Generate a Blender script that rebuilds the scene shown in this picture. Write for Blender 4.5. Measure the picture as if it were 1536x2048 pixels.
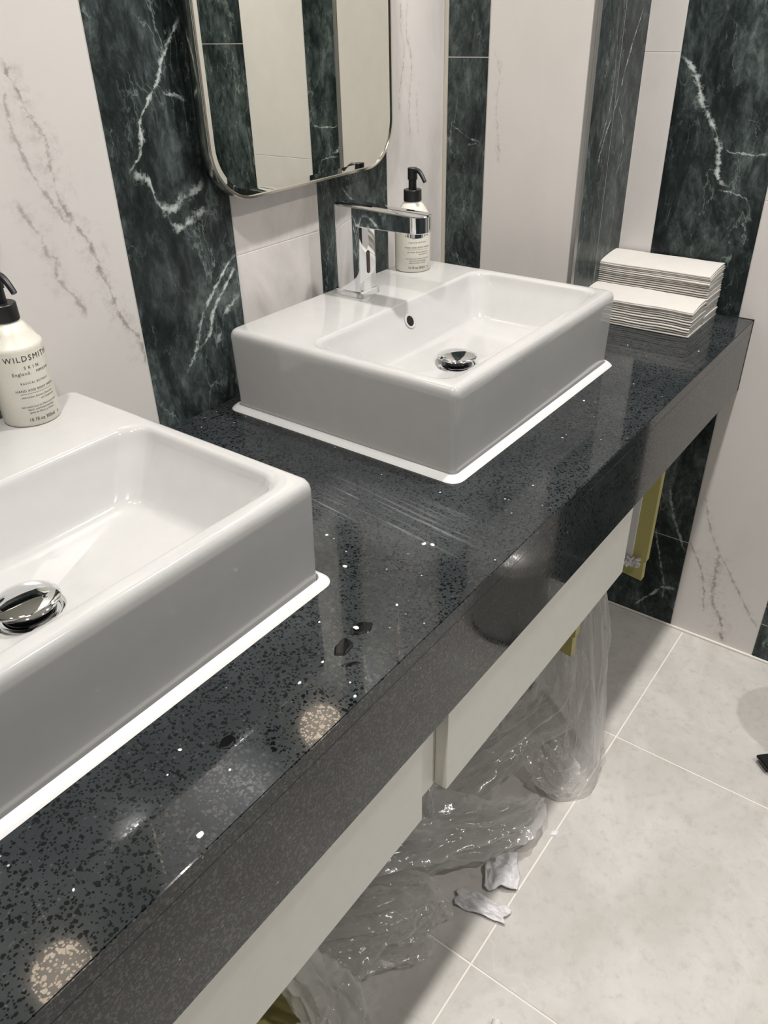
import bpy, bmesh, math, random
from mathutils import Vector, Matrix, noise
for o in list(bpy.data.objects): bpy.data.objects.remove(o)
sc = bpy.context.scene
COL = sc.collection
rnd = random.Random(7)
PI = math.pi

# ------------------------------------------------------------------ camera
CP = (-0.7929, -0.9465, 0.5374); YAW, PIT, ROL, FPX = 0.6567, -0.5623, -0.0264, 1574.7182
f_ = Vector((math.cos(PIT)*math.cos(YAW), math.cos(PIT)*math.sin(YAW), math.sin(PIT)))
r0 = Vector((math.sin(YAW), -math.cos(YAW), 0)); u0 = r0.cross(f_)
r_ = math.cos(ROL)*r0 + math.sin(ROL)*u0; u_ = -math.sin(ROL)*r0 + math.cos(ROL)*u0
cd = bpy.data.cameras.new('camera'); cam = bpy.data.objects.new('camera', cd); COL.objects.link(cam)
m = Matrix((r_, u_, -f_)).transposed().to_4x4(); m.translation = CP; cam.matrix_world = m
cd.sensor_fit = 'HORIZONTAL'; cd.sensor_width = 36; cd.lens = FPX/1536*36; cd.clip_start = 0.01
sc.camera = cam
# ------------------------------------------------------------------ world, light, exposure
w = bpy.data.worlds.new('world'); sc.world = w; w.use_nodes = True
w.node_tree.nodes['Background'].inputs[0].default_value = (1, .96, .9, 1)
w.node_tree.nodes['Background'].inputs[1].default_value = 0.0
sc.view_settings.view_transform = 'Standard'; sc.view_settings.look = 'None'
sc.view_settings.gamma = 1; sc.view_settings.exposure = 0.24
sc.view_settings.use_curve_mapping = False
sc.cycles.use_denoising = True
sc.cycles.max_bounces = 14; sc.cycles.transparent_max_bounces = 24
sc.cycles.diffuse_bounces = 6; sc.cycles.glossy_bounces = 6
sc.cycles.sample_clamp_indirect = 6.0
LAMP_W = 13.5; LAMP_SPREAD = math.radians(150); LAMP_COL = (1.0, .968, .93)
CEIL = 1.9; FLOOR = -0.82
LAMPS = [(.42, -.70), (-.95, -.71), (.05, -1.85)]; LAMP_K = [1.25, 1.15, .95]
GLOBE_L = 8.0
# key measures (counter top z = 0, mirror wall y = 0)
XE = 0.895; PX = 0.6632; PY = -0.3027; FY = -0.605; AH = -0.1527
BW, BD, BH = 0.5074, 0.42, 0.1336; BY = -0.0373; B2 = -0.7808
RX0, RY0 = -2.2, -2.25

# ------------------------------------------------------------------ helpers
def obj(name, bm, mats, parent=None, smooth=False, loc=None):
    me = bpy.data.meshes.new(name); bm.normal_update(); bm.to_mesh(me); bm.free()
    for mt in (mats if isinstance(mats, (list, tuple)) else [mats]): me.materials.append(mt)
    if smooth:
        for p in me.polygons: p.use_smooth = True
        try: me.set_sharp_from_angle(angle=smooth if smooth is not True else math.radians(40))
        except Exception: pass
    o = bpy.data.objects.new(name, me); COL.objects.link(o)
    if parent: o.parent = parent
    if loc: o.location = loc
    return o
def empty(name, loc=(0, 0, 0), rz=0):
    o = bpy.data.objects.new(name, None); COL.objects.link(o); o.location = loc; o.rotation_euler = (0, 0, rz)
    o.empty_display_size = .02
    return o
def tag(o, label, cat, group=None, kind=None):
    o['label'] = label; o['category'] = cat
    if group: o['group'] = group
    if kind: o['kind'] = kind
    return o
def struct(o, label=None):
    o['kind'] = 'structure'
    if label: o['label'] = label
    return o
def box(bm, x0, x1, y0, y1, z0, z1, mi=0, bev=0, seg=2):
    r = bmesh.ops.create_cube(bm, size=1)
    vs = r['verts']
    bmesh.ops.scale(bm, vec=(x1-x0, y1-y0, z1-z0), verts=vs)
    bmesh.ops.translate(bm, vec=((x0+x1)/2, (y0+y1)/2, (z0+z1)/2), verts=vs)
    fs = list({f for v in vs for f in v.link_faces})
    for f in fs: f.material_index = mi
    if bev:
        es = list({e for v in vs for e in v.link_edges})
        rr = bmesh.ops.bevel(bm, geom=es, offset=bev, segments=seg, affect='EDGES', profile=.5)
        for f in rr['faces']: f.material_index = mi
def loft(bm, rings, cap0=True, cap1=True, mi=0, closed=True):
    V = [[bm.verts.new(p) for p in r] for r in rings]
    n = len(V[0])
    for a, b in zip(V, V[1:]):
        for i in range(n if closed else n-1):
            j = (i+1) % n
            try: bm.faces.new((a[i], a[j], b[j], b[i])).material_index = mi
            except ValueError: pass
    if cap0: bm.faces.new(list(reversed(V[0]))).material_index = mi
    if cap1: bm.faces.new(V[-1]).material_index = mi
    return V
def lathe(bm, prof, n=48, c=(0, 0), cap0=True, cap1=True):
    loft(bm, [[(c[0]+r*math.cos(2*PI*i/n), c[1]+r*math.sin(2*PI*i/n), z) for i in range(n)] for r, z in prof], cap0, cap1)
def rrect(x0, x1, y0, y1, r, z, n=8):
    r = max(1e-5, min(r, (x1-x0)/2-1e-5, (y1-y0)/2-1e-5)); P = []
    for cx, cy, a in ((x1-r, y1-r, 0), (x0+r, y1-r, PI/2), (x0+r, y0+r, PI), (x1-r, y0+r, 1.5*PI)):
        for k in range(n+1):
            t = a+PI/2*k/n; P.append((cx+r*math.cos(t), cy+r*math.sin(t), z))
    return P
def tube(bm, pts, rad, n=12, caps=True):
    pts = [Vector(p) for p in pts]; R = []
    up = Vector((0, 0, 1))
    for i, p in enumerate(pts):
        d = (pts[min(i+1, len(pts)-1)]-pts[max(i-1, 0)]).normalized()
        s = d.cross(up)
        if s.length < 1e-3: s = d.cross(Vector((1, 0, 0)))
        s.normalize(); t = s.cross(d)
        r = rad[i] if isinstance(rad, (list, tuple)) else rad
        R.append([p+s*(r*math.cos(2*PI*k/n))+t*(r*math.sin(2*PI*k/n)) for k in range(n)])
    loft(bm, R, caps, caps)

# ------------------------------------------------------------------ node helpers
class NT:
    def __init__(s, name):
        s.m = bpy.data.materials.new(name); s.m.use_nodes = True; s.t = s.m.node_tree
        s.t.nodes.clear(); s.out = s.t.nodes.new('ShaderNodeOutputMaterial')
    def n(s, typ, **kw):
        nd = s.t.nodes.new(typ)
        for k, v in kw.items():
            if k in ('op',): nd.operation = v
            else: setattr(nd, k, v)
        return nd
    def set(s, nd, key, v):
        inp = nd.inputs[key]
        if hasattr(v, 'is_output') or isinstance(v, bpy.types.NodeSocket): s.t.links.new(v, inp)
        else: inp.default_value = v
    def math(s, op, a, b=None, c=None, clamp=False):
        nd = s.n('ShaderNodeMath', op=op); nd.use_clamp = clamp
        for i, v in enumerate((a, b, c)):
            if v is not None: s.set(nd, i, v)
        return nd.outputs[0]
    def rng(s, v, a, b, c=0., d=1., smooth=True):
        nd = s.n('ShaderNodeMapRange'); nd.interpolation_type = 'SMOOTHSTEP' if smooth else 'LINEAR'
        for i, x in enumerate((v, a, b, c, d)): s.set(nd, i, x)
        return nd.outputs[0]
    def pos(s): return s.n('ShaderNodeNewGeometry').outputs['Position']
    def sep(s, v):
        nd = s.n('ShaderNodeSeparateXYZ'); s.set(nd, 0, v); return nd.outputs
    def comb(s, x, y, z):
        nd = s.n('ShaderNodeCombineXYZ')
        for i, v in enumerate((x, y, z)): s.set(nd, i, v)
        return nd.outputs[0]
    def mapping(s, v, loc=(0, 0, 0), rot=(0, 0, 0), scale=(1, 1, 1)):
        nd = s.n('ShaderNodeMapping'); s.set(nd, 0, v); nd.inputs[1].default_value = loc; nd.inputs[2].default_value = rot; nd.inputs[3].default_value = scale
        return nd.outputs[0]
    def noise(s, v, scale, detail=4, rough=.5, dist=0):
        nd = s.n('ShaderNodeTexNoise'); s.set(nd, 'Vector', v); s.set(nd, 'Scale', scale); s.set(nd, 'Detail', detail); s.set(nd, 'Roughness', rough); s.set(nd, 'Distortion', dist)
        return nd.outputs
    def vor(s, v, scale, feature='F1', rand=1):
        nd = s.n('ShaderNodeTexVoronoi'); nd.feature = feature; s.set(nd, 'Vector', v); s.set(nd, 'Scale', scale); s.set(nd, 'Randomness', rand)
        return nd.outputs
    def mix(s, f, a, b, typ='MIX'):
        nd = s.n('ShaderNodeMix'); nd.data_type = 'RGBA'; nd.blend_type = typ; s.set(nd, 0, f)
        s.set(nd, 6, a if not isinstance(a, tuple) else (*a[:3], 1)); s.set(nd, 7, b if not isinstance(b, tuple) else (*b[:3], 1))
        return nd.outputs[2]
    def ramp(s, f, stops):
        nd = s.n('ShaderNodeValToRGB'); s.set(nd, 0, f); cr = nd.color_ramp
        while len(cr.elements) > 1: cr.elements.remove(cr.elements[-1])
        for i, (p, c) in enumerate(stops):
            e = cr.elements[0] if i == 0 else cr.elements.new(p)
            e.position = p; e.color = (*c, 1)
        return nd.outputs[0]
    def add(s, a, v):
        nd = s.n('ShaderNodeVectorMath', op='ADD'); s.set(nd, 0, a); s.set(nd, 1, v); return nd.outputs[0]
    def scl(s, a, k):
        nd = s.n('ShaderNodeVectorMath', op='SCALE'); s.set(nd, 0, a); s.set(nd, 3, k); return nd.outputs[0]
    def bump(s, h, strength=.2, dist=.002):
        nd = s.n('ShaderNodeBump'); s.set(nd, 'Height', h); s.set(nd, 'Strength', strength); s.set(nd, 'Distance', dist); return nd.outputs[0]
    def bsdf(s, **kw):
        nd = s.n('ShaderNodeBsdfPrincipled')
        for k, v in kw.items():
            k = k.replace('_', ' ')
            s.set(nd, k, (*v, 1) if isinstance(v, tuple) and len(v) == 3 and 'Color' in k or (isinstance(v, tuple) and len(v) == 3 and 'Tint' in k) else v)
        s.t.links.new(nd.outputs[0], s.out.inputs[0]); return nd
    def veins(s, A, B, vs):
        """A, B: the two in-plane coordinates. vs: list of (points, width, strength)"""
        p = s.comb(A, B, 0.0)
        wob = s.math('MULTIPLY', s.math('SUBTRACT', s.noise(p, 60, 8, .75)[0], .5), .020)
        wob2 = s.math('MULTIPLY', s.math('SUBTRACT', s.noise(s.add(p, (3.1, 7.7, 0)), 60, 8, .75)[0], .5), .020)
        brk = s.noise(p, 55, 6, .72)[0]
        tot = None
        for pts, wd, st in vs:
            xs = [q[0] for q in pts]; zs = [q[1] for q in pts]
            vert = (max(zs)-min(zs)) >= (max(xs)-min(xs))
            T, S, wb = (B, A, wob) if vert else (A, B, wob2)
            q = sorted([(z, x) if vert else (x, z) for x, z in pts])
            t0, t1 = q[0][0], q[-1][0]; s0 = min(k[1] for k in q)-.01; s1 = max(k[1] for k in q)+.01
            tn = s.rng(T, t0, t1, 0, 1, False)
            fc = s.n('ShaderNodeFloatCurve'); s.set(fc, 'Value', tn)
            cv = fc.mapping.curves[0]
            P = [((k[0]-t0)/(t1-t0), (k[1]-s0)/(s1-s0)) for k in q]
            cv.points[0].location = P[0]; cv.points[1].location = P[-1]
            for k in P[1:-1]: cv.points.new(*k)
            fc.mapping.update()
            c = s.math('MULTIPLY_ADD', fc.outputs[0], s1-s0, s0)
            d = s.math('ABSOLUTE', s.math('SUBTRACT', s.math('ADD', S, wb), c))
            wv = s.math('MULTIPLY', s.rng(brk, .34, .66, .15, 1.5), wd)
            mk = s.math('MULTIPLY', s.rng(s.math('DIVIDE', d, wv), 0., 1., 1., 0.), s.rng(brk, .35, .6, .25*st, st))
            a = s.math('MULTIPLY', s.rng(T, t0-.004, t0+.012, 0, 1), s.rng(T, t1-.012, t1+.004, 1, 0))
            mk = s.math('MULTIPLY', mk, a)
            tot = mk if tot is None else s.math('MAXIMUM', tot, mk)
        return tot

def plane_uv(s, ax):
    P = s.pos(); X = s.sep(P)
    return (X[0], X[2]) if ax == 'y' else (X[1], X[2])
def green_marble(name, ax, seed, vs=(), tilt=.6):
    s = NT(name); A, B = plane_uv(s, ax)
    p = s.comb(A, B, seed*3.7)
    q = s.mapping(p, rot=(0, 0, tilt), scale=(1.7, .8, 1))
    wp = s.add(q, s.scl(s.noise(q, 6, 4, .55)[1], .10))
    n1 = s.noise(wp, 9, 12, .72, .7)[0]; n2 = s.noise(s.add(q, (9, 3, 1)), 40, 10, .78, .4)[0]; n3 = s.noise(s.add(q, (2, 6, 4)), 3.2, 3, .5)[0]
    f = s.math('ADD', s.math('ADD', s.math('MULTIPLY', n1, .5), s.math('MULTIPLY', n2, .32)), s.math('MULTIPLY', n3, .18))
    c = s.ramp(f, [(.40, (.008, .012, .012)), (.47, (.020, .028, .028)), (.525, (.052, .067, .066)), (.58, (.108, .130, .127)), (.66, (.20, .235, .23))])
    def wisp(v, sc_, wd, lo, hi, off):
        n = s.noise(s.add(v, off), sc_, 7, .62, .3)[0]
        k = s.rng(s.noise(s.add(q, (off[1], off[2], off[0])), 7, 4, .6)[0], lo, hi)
        return s.math('MULTIPLY', s.rng(s.math('ABSOLUTE', s.math('SUBTRACT', n, .5)), 0, wd, 1, 0), k)
    w1 = wisp(wp, 5.0, .010, .50, .66, (1, 4, 9)); w2 = wisp(q, 11, .014, .52, .68, (5, 8, 3))
    c = s.mix(s.math('MULTIPLY', w1, .6), c, (.27, .33, .315)); c = s.mix(s.math('MULTIPLY', w2, .45), c, (.22, .27, .26))
    # fine cracks
    wq = s.add(q, s.scl(s.noise(q, 9, 5, .6)[1], .16))
    e = s.vor(wq, 6.5, 'DISTANCE_TO_EDGE')[0]
    msk = s.rng(s.noise(s.add(q, (1, 5, 2)), 6, 4, .6)[0], .5, .68)
    cr = s.math('MULTIPLY', s.rng(e, 0, .016, 1, 0), msk)
    e2 = s.vor(s.add(wq, (4, 4, 4)), 13, 'DISTANCE_TO_EDGE')[0]
    msk2 = s.rng(s.noise(s.add(q, (7, 1, 8)), 9, 3, .6)[0], .54, .7)
    cr2 = s.math('MULTIPLY', s.math('MULTIPLY', s.rng(e2, 0, .016, 1, 0), msk2), .5)
    fleck = s.math('MULTIPLY', s.rng(s.noise(s.mapping(p, rot=(0, 0, .9), scale=(2.2, 1, 1)), 70, 4, .7)[0], .66, .8), .35)
    c = s.mix(fleck, c, (.30, .38, .36))
    c = s.mix(s.math('MULTIPLY', cr, .55), c, (.36, .43, .41)); c = s.mix(cr2, c, (.30, .37, .35))
    if vs:
        v = s.veins(A, B, vs); c = s.mix(v, c, (.60, .66, .64))
    s.bsdf(Base_Color=c, Roughness=.30, IOR=1.45, Specular_IOR_Level=.28)
    return s.m
def white_marble(name, ax, seed, vs=(), cloud=.5, vein_w=0., vcol=(.30, .265, .245)):
    s = NT(name); A, B = plane_uv(s, ax)
    p = s.comb(A, B, seed*2.3)
    n1 = s.noise(s.mapping(p, rot=(0, 0, .4), scale=(1.6, .8, 1)), 4.5, 8, .6, .4)[0]
    c = s.mix(s.math('MULTIPLY', s.rng(n1, .40, .75), cloud), (.735, .702, .677), (.52, .495, .475))
    n2 = s.noise(s.add(p, (4, 2, 0)), 34, 6, .7)[0]
    c = s.mix(s.math('MULTIPLY', s.rng(n2, .6, .8), .25*cloud), c, (.40, .37, .35))
    if vs:
        halo = s.veins(A, B, [(a, b*6, k*.42) for a, b, k in vs])
        halo = s.math('MULTIPLY', halo, s.rng(s.noise(s.add(p, (2, 2, 6)), 60, 6, .75)[0], .42, .62, .1, 1.3))
        c = s.mix(halo, c, (.42, .385, .36))
        v = s.veins(A, B, vs); c = s.mix(v, c, vcol)
    s.bsdf(Base_Color=c, Roughness=.34, IOR=1.45)
    return s.m
def simple(name, col, rough=.4, metal=0., bumps=None, **kw):
    s = NT(name); p = s.n('ShaderNodeTexCoord').outputs['Object']
    n = s.noise(p, 40, 4, .6)[0]
    a = tuple(min(1, k*1.04) for k in col); b = tuple(k*.95 for k in col)
    args = dict(Base_Color=s.mix(n, a, b), Roughness=rough, Metallic=metal)
    if bumps: args['Normal'] = s.bump(s.noise(p, bumps[0], 5, .6)[0], bumps[1], .001)
    args.update(kw); s.bsdf(**args); return s.m

M = {}
M['grout'] = simple('wall_grout', (.60, .58, .55), .8)
M['metal_trim'] = simple('trim_metal', (.36, .355, .34), .35, .55)
M['light_trim'] = simple('trim_light', (.62, .58, .50), .4, .15)
M['chrome'] = simple('chrome', (.82, .83, .84), .035, 1.0)
M['steel'] = simple('brushed_steel', (.72, .69, .62), .16, 1.0)
M['mirror'] = simple('mirror_glass', (.86, .87, .80), .0, 1.0)
M['black_plastic'] = simple('black_plastic', (.012, .012, .013), .38)
M['black_gloss'] = simple('black_gloss', (.006, .006, .007), .2)
M['ceramic'] = simple('glazed_ceramic', (.525, .52, .512), .09, 0, None, IOR=1.5, Coat_Weight=.3, Coat_Roughness=.03)
M['silicone'] = simple('white_silicone', (.76, .76, .76), .32)
M['bottle'] = simple('bottle_cream', (.72, .70, .62), .38)
M['ink'] = simple('label_ink', (.03, .028, .03), .5)
M['panel'] = simple('cream_laminate', (.87, .855, .80), .42)
M['yellow'] = simple('yellow_board', (.50, .45, .17), .55, 0, (120, .15))
M['paper'] = simple('towel_paper', (.63, .605, .57), .85, 0, (260, .25))
M['white_scrap'] = simple('white_scrap', (.80, .78, .79), .5)
M['crumb'] = simple('white_crumb', (.85, .85, .84), .4)
M['paint'] = simple('ceiling_paint', (.80, .79, .76), .8)
M['bin_body'] = simple('bin_metal', (.42, .41, .39), .35, .5)
M['bin_lid'] = simple('bin_lid_metal', (.74, .73, .70), .3, .5)
M['sensor'] = simple('sensor_window', (.055, .022, .022), .15)
M['water'] = simple('water_film', (.004, .004, .005), .05, IOR=1.3)
M['seal'] = simple('dark_seal', (.008, .008, .009), .4)
def lens():
    s = NT('lamp_lens'); e = s.n('ShaderNodeEmission'); e.inputs[0].default_value = (1, .9, .76, 1); e.inputs[1].default_value = 6
    s.t.links.new(e.outputs[0], s.out.inputs[0]); return s.m
M['lens'] = lens()
def counter_mat():
    s = NT('black_quartz'); P = s.pos(); X = s.sep(P)
    wp = s.add(P, s.scl(s.noise(P, 260, 2, .5)[1], .0022))
    v1 = s.vor(wp, 225); c1 = s.sep(v1[1])[0]
    v2 = s.vor(s.add(wp, (3, 1, 2)), 420); c2 = s.sep(v2[1])[1]
    chip1 = s.math('MULTIPLY', s.math('GREATER_THAN', c1, .76), s.rng(v1[0], .40, .52, 1, 0))
    chip2 = s.math('MULTIPLY', s.math('GREATER_THAN', c2, .66), s.rng(v2[0], .42, .55, 1, 0))
    chip = s.math('MAXIMUM', chip1, chip2)
    gl1 = s.math('MULTIPLY', s.math('GREATER_THAN', c1, .52), s.rng(v1[0], .40, .52, 1, 0))
    gl2 = s.math('MULTIPLY', s.math('GREATER_THAN', c2, .45), s.rng(v2[0], .42, .55, 1, 0))
    gloss = s.math('MAXIMUM', gl1, gl2)
    cloud = s.noise(P, 7, 5, .6)[0]
    base = s.mix(s.rng(cloud, .3, .75), (.024, .028, .030), (.044, .0495, .052))
    c = s.mix(chip, base, (.004, .0045, .005))
    # light grey chips and white flecks
    v3 = s.vor(s.add(wp, (8, 2, 5)), 240); c3 = s.sep(v3[1])[2]
    c = s.mix(s.math('MULTIPLY', s.math('MULTIPLY', s.math('GREATER_THAN', c3, .93), s.rng(v3[0], .3, .4, 1, 0)), .5), c, (.10, .11, .115))
    v4 = s.vor(s.add(P, (1, 9, 4)), 75); c4 = s.sep(v4[1])[0]
    fl = s.math('MULTIPLY', s.math('GREATER_THAN', c4, .86), s.rng(v4[0], .05, .10, 1, 0))
    c = s.mix(s.math('MULTIPLY', fl, .8), c, (.6, .6, .58))
    # wiped dust streaks between the two basins
    st = s.noise(s.comb(s.math('MULTIPLY', s.math('ADD', X[0], s.math('MULTIPLY', X[1], -.10)), 190.), s.math('MULTIPLY', X[1], 5.), 0.), 1., 6, .65)[0]
    mx = s.math('MULTIPLY', s.rng(s.math('ABSOLUTE', s.math('ADD', X[0], .115)), .02, .085, 1, 0), s.rng(s.math('ABSOLUTE', s.math('ADD', X[1], .43)), .06, .15, 1, 0))
    up = s.rng(X[2], -.004, -.001)
    mx = s.math('MULTIPLY', s.math('MULTIPLY', mx, up), s.math('ADD', .10, s.math('MULTIPLY', s.rng(st, .52, .74), .6)))
    c = s.mix(mx, c, (.26, .27, .28))
    rough = s.math('ADD', s.math('SUBTRACT', .10, s.math('MULTIPLY', gloss, .065)), s.math('MULTIPLY', mx, .4))
    ior = s.math('MULTIPLY_ADD', gloss, .26, 1.38)
    s.bsdf(Base_Color=c, Roughness=rough, IOR=ior)
    return s.m
M['counter'] = counter_mat()
GX = [0.4624, -0.1482, -0.7588, -1.3694, -1.98]; GY = [-0.6096, -1.22, -1.83]
def floor_mat():
    s = NT('stone_floor_tile'); P = s.pos()
    n1 = s.noise(P, 5, 9, .65, .6)[0]; n2 = s.noise(P, 45, 6, .7)[0]
    c = s.ramp(n1, [(.3, (.55, .525, .485)), (.5, (.63, .605, .57)), (.72, (.73, .71, .675))])
    c = s.mix(s.math('MULTIPLY', s.rng(n2, .48, .72), .45), c, (.45, .42, .37))
    e = s.vor(s.add(P, s.scl(s.noise(P, 4, 4, .6)[1], .3)), 2.2, 'DISTANCE_TO_EDGE')[0]
    c = s.mix(s.math('MULTIPLY', s.rng(e, 0, .01, 1, 0), .25), c, (.75, .72, .68))
    s.bsdf(Base_Color=c, Roughness=.42, Normal=s.bump(n2, .08, .001)); return s.m
M['floor'] = floor_mat()
M['floor_grout'] = simple('floor_grout', (.88, .85, .79), .8)

VEIN = {
'wl1': [(-0.2414, 0.5076), (-0.2321, 0.4776), (-0.2223, 0.446), (-0.2115, 0.4263), (-0.21, 0.3958), (-0.2099, 0.3587), (-0.1971, 0.3267), (-0.1767, 0.2819), (-0.172, 0.2564), (-0.1634, 0.228), (-0.159, 0.2019), (-0.1487, 0.1757), (-0.1343, 0.1523), (-0.1291, 0.1109)],
'wl2': [(-0.2457, 0.4835), (-0.2494, 0.4408), (-0.2431, 0.4083), (-0.2366, 0.3855), (-0.2215, 0.3547), (-0.2128, 0.3355), (-0.1951, 0.3202)],
'wl3': [(-0.2665, 0.362), (-0.2572, 0.3376), (-0.2442, 0.3114), (-0.2425, 0.2928), (-0.2318, 0.2826), (-0.2383, 0.2676), (-0.2326, 0.2538), (-0.2204, 0.2359), (-0.2138, 0.2233), (-0.2069, 0.2015)],
'gl1': [(0.0222, 0.5414), (-0.0115, 0.5016), (-0.031, 0.4698), (-0.0557, 0.4425), (-0.0684, 0.423), (-0.0691, 0.4021), (-0.082, 0.3823), (-0.0974, 0.3689)],
'gl2': [(-0.0949, 0.3624), (-0.0825, 0.3622), (-0.0679, 0.3522), (-0.0638, 0.3322), (-0.0416, 0.3119), (-0.0116, 0.3238), (0.0188, 0.3343), (0.0268, 0.3382)],
'gl3': [(-0.047, 0.3078), (-0.0288, 0.2857), (0.002, 0.2975), (0.0289, 0.298)],
'gl4': [(0.0689, 0.226), (0.0326, 0.1966), (-0.0097, 0.1514), (-0.0198, 0.1336), (-0.0371, 0.0967), (-0.0583, 0.0741)],
'gl5': [(0.066, 0.209), (0.0445, 0.1861), (0.0106, 0.151), (-0.0025, 0.118), (-0.0256, 0.1037)],
'gl6': [(0.0688, 0.1618), (0.049, 0.1511), (0.0286, 0.1356), (0.0258, 0.1203), (0.0088, 0.1038)],
'gl7': [(-0.0313, 0.4683), (-0.0191, 0.4573), (-0.0027, 0.4537), (0.0155, 0.4457)],
'e1': [(-0.3736, 0.461), (-0.401, 0.439), (-0.4242, 0.3901), (-0.4633, 0.3324), (-0.473, 0.307), (-0.4836, 0.2545), (-0.514, 0.2435)],
'e2': [(-0.4822, 0.3075), (-0.5244, 0.3024), (-0.5623, 0.304)],
'e3': [(-0.4871, 0.2366), (-0.5163, 0.2324), (-0.5464, 0.2216)],
'p1': [(0.8604, 0.5394), (0.8111, 0.4504), (0.7897, 0.3946), (0.7469, 0.3313), (0.7277, 0.2818)],
'p2': [(0.7926, 0.386), (0.8326, 0.3395), (0.8425, 0.2937), (0.807, 0.2526)],
'p3': [(0.7528, 0.5031), (0.7606, 0.4131), (0.7352, 0.3326), (0.7198, 0.3088)],
'b1': [(-0.473, -0.7982), (-0.4974, -0.7634), (-0.5194, -0.7328), (-0.5399, -0.7086), (-0.5657, -0.707)],
'b2': [(-0.5049, -0.4144), (-0.5239, -0.4908), (-0.5457, -0.539), (-0.5693, -0.585)],
'b3': [(-0.491, -0.5483), (-0.5013, -0.5863), (-0.5226, -0.6543), (-0.536, -0.6978), (-0.5402, -0.7464)],
'w1': [(-0.588, -0.4247), (-0.6031, -0.4676), (-0.6174, -0.5061), (-0.6487, -0.561)],
'w2': [(-0.5686, -0.5416), (-0.5855, -0.5693), (-0.6175, -0.6261), (-0.6368, -0.6898), (-0.6444, -0.742)],
'w3': [(-0.6487, -0.561), (-0.6509, -0.6295), (-0.6564, -0.693), (-0.6883, -0.746), (-0.7032, -0.8084)],
'w4': [(-0.6487, -0.561), (-0.6836, -0.6095), (-0.7231, -0.6684), (-0.7737, -0.7349)],
'pw': [(-0.1063, 0.4798), (-0.1192, 0.4399), (-0.1175, 0.382), (-0.1229, 0.3394), (-0.1289, 0.2867)],
'pg1': [(-0.0029, 0.3601), (-0.0296, 0.3458), (-0.0531, 0.3336), (-0.082, 0.324)],
'vw1': [(0.5226, 0.5596), (0.5182, 0.523), (0.5289, 0.4849), (0.5164, 0.4268), (0.5117, 0.3867)],
'vw2': [(0.5413, 0.5595), (0.537, 0.5151), (0.552, 0.4644), (0.5435, 0.3963), (0.547, 0.3368)],
'vw3': [(0.5678, 0.4192), (0.572, 0.36), (0.5762, 0.3336)],
'mg': [(0.3341, 0.2928), (0.3598, 0.2639), (0.3764, 0.2553)],
}
def vv(*a): return [(VEIN[k], w_, s_) for k, w_, s_ in a]

# ------------------------------------------------------------------ setting
J = .0009   # half joint
def tile_wall(name, ax, plane, inward, strips, extra_back=.05):
    """ax 'y': wall in the xz plane at y=plane; ax 'x': wall in yz plane. inward: sign of the normal into the room"""
    bm = bmesh.new(); mats = [M['grout']]
    lo = min(a for a, b, m_, j in strips); hi = max(b for a, b, m_, j in strips)
    def put(a0, a1, z0, z1, d0, d1, mi, bev=0):
        p0, p1 = sorted((plane+inward*d0, plane+inward*d1))
        if ax == 'y': box(bm, a0, a1, p0, p1, z0, z1, mi, bev, 1)
        else: box(bm, p0, p1, a0, a1, z0, z1, mi, bev, 1)
    put(lo, hi, FLOOR, CEIL, -extra_back, -.0004, 0)
    for a, b, mt, joints in strips:
        if mt not in mats: mats.append(mt)
        mi = mats.index(mt); zs = [FLOOR]+sorted(z for z in joints if FLOOR < z < CEIL)+[CEIL]
        for z0, z1 in zip(zs, zs[1:]):
            put(a+J, b-J, z0+J*(z0 != FLOOR), z1-J*(z1 != CEIL), -.006, 0, mi, .0003)
    return struct(obj(name, bm, mats))
def every(z, step=1.2): return [z+step*k for k in range(-3, 4)]

gB1 = green_marble('green_marble_left', 'y', 1, vv(('gl1', .0050, 1), ('gl2', .010, .8), ('gl3', .008, .8), ('gl4', .0060, 1), ('gl5', .0055, 1), ('gl6', .0080, .95), ('gl7', .003, .7)), .5)
gB2 = green_marble('green_marble_middle', 'y', 5, vv(('mg', .0025, .7)), .7)
wB0 = white_marble('white_marble_left', 'y', 2, vv(('wl1', .0055, .85), ('wl2', .0042, .6), ('wl3', .0050, .65)), .15)
wB1 = white_marble('white_marble_cloudy', 'y', 6, (), 1.15)
wB2 = white_marble('white_marble_veined', 'y', 9, vv(('vw1', .0022, .6), ('vw2', .0022, .55), ('vw3', .002, .5)), .8)
gG = green_marble('green_marble_plain_y', 'y', 13); wG = white_marble('white_marble_plain_y', 'y', 14)
st = [(-.1266, .074, gB1, every(-.55)), (.074, .2717, wB1, [.2234, -.377, .824, 1.42]), (.2717, .472, gB2, every(-.4)), (.472, PX, wB2, every(-.45)),
      (-.3266, -.1266, wB0, every(-.25))]
x = -.3266; k = 0
while x > RX0:
    st.append((max(x-.2, RX0), x, (gG, wG)[k % 2], every(.1+.3*k))); x -= .2; k += 1
wall_back = tile_wall('wall_back', 'y', 0, -1, st)
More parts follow.
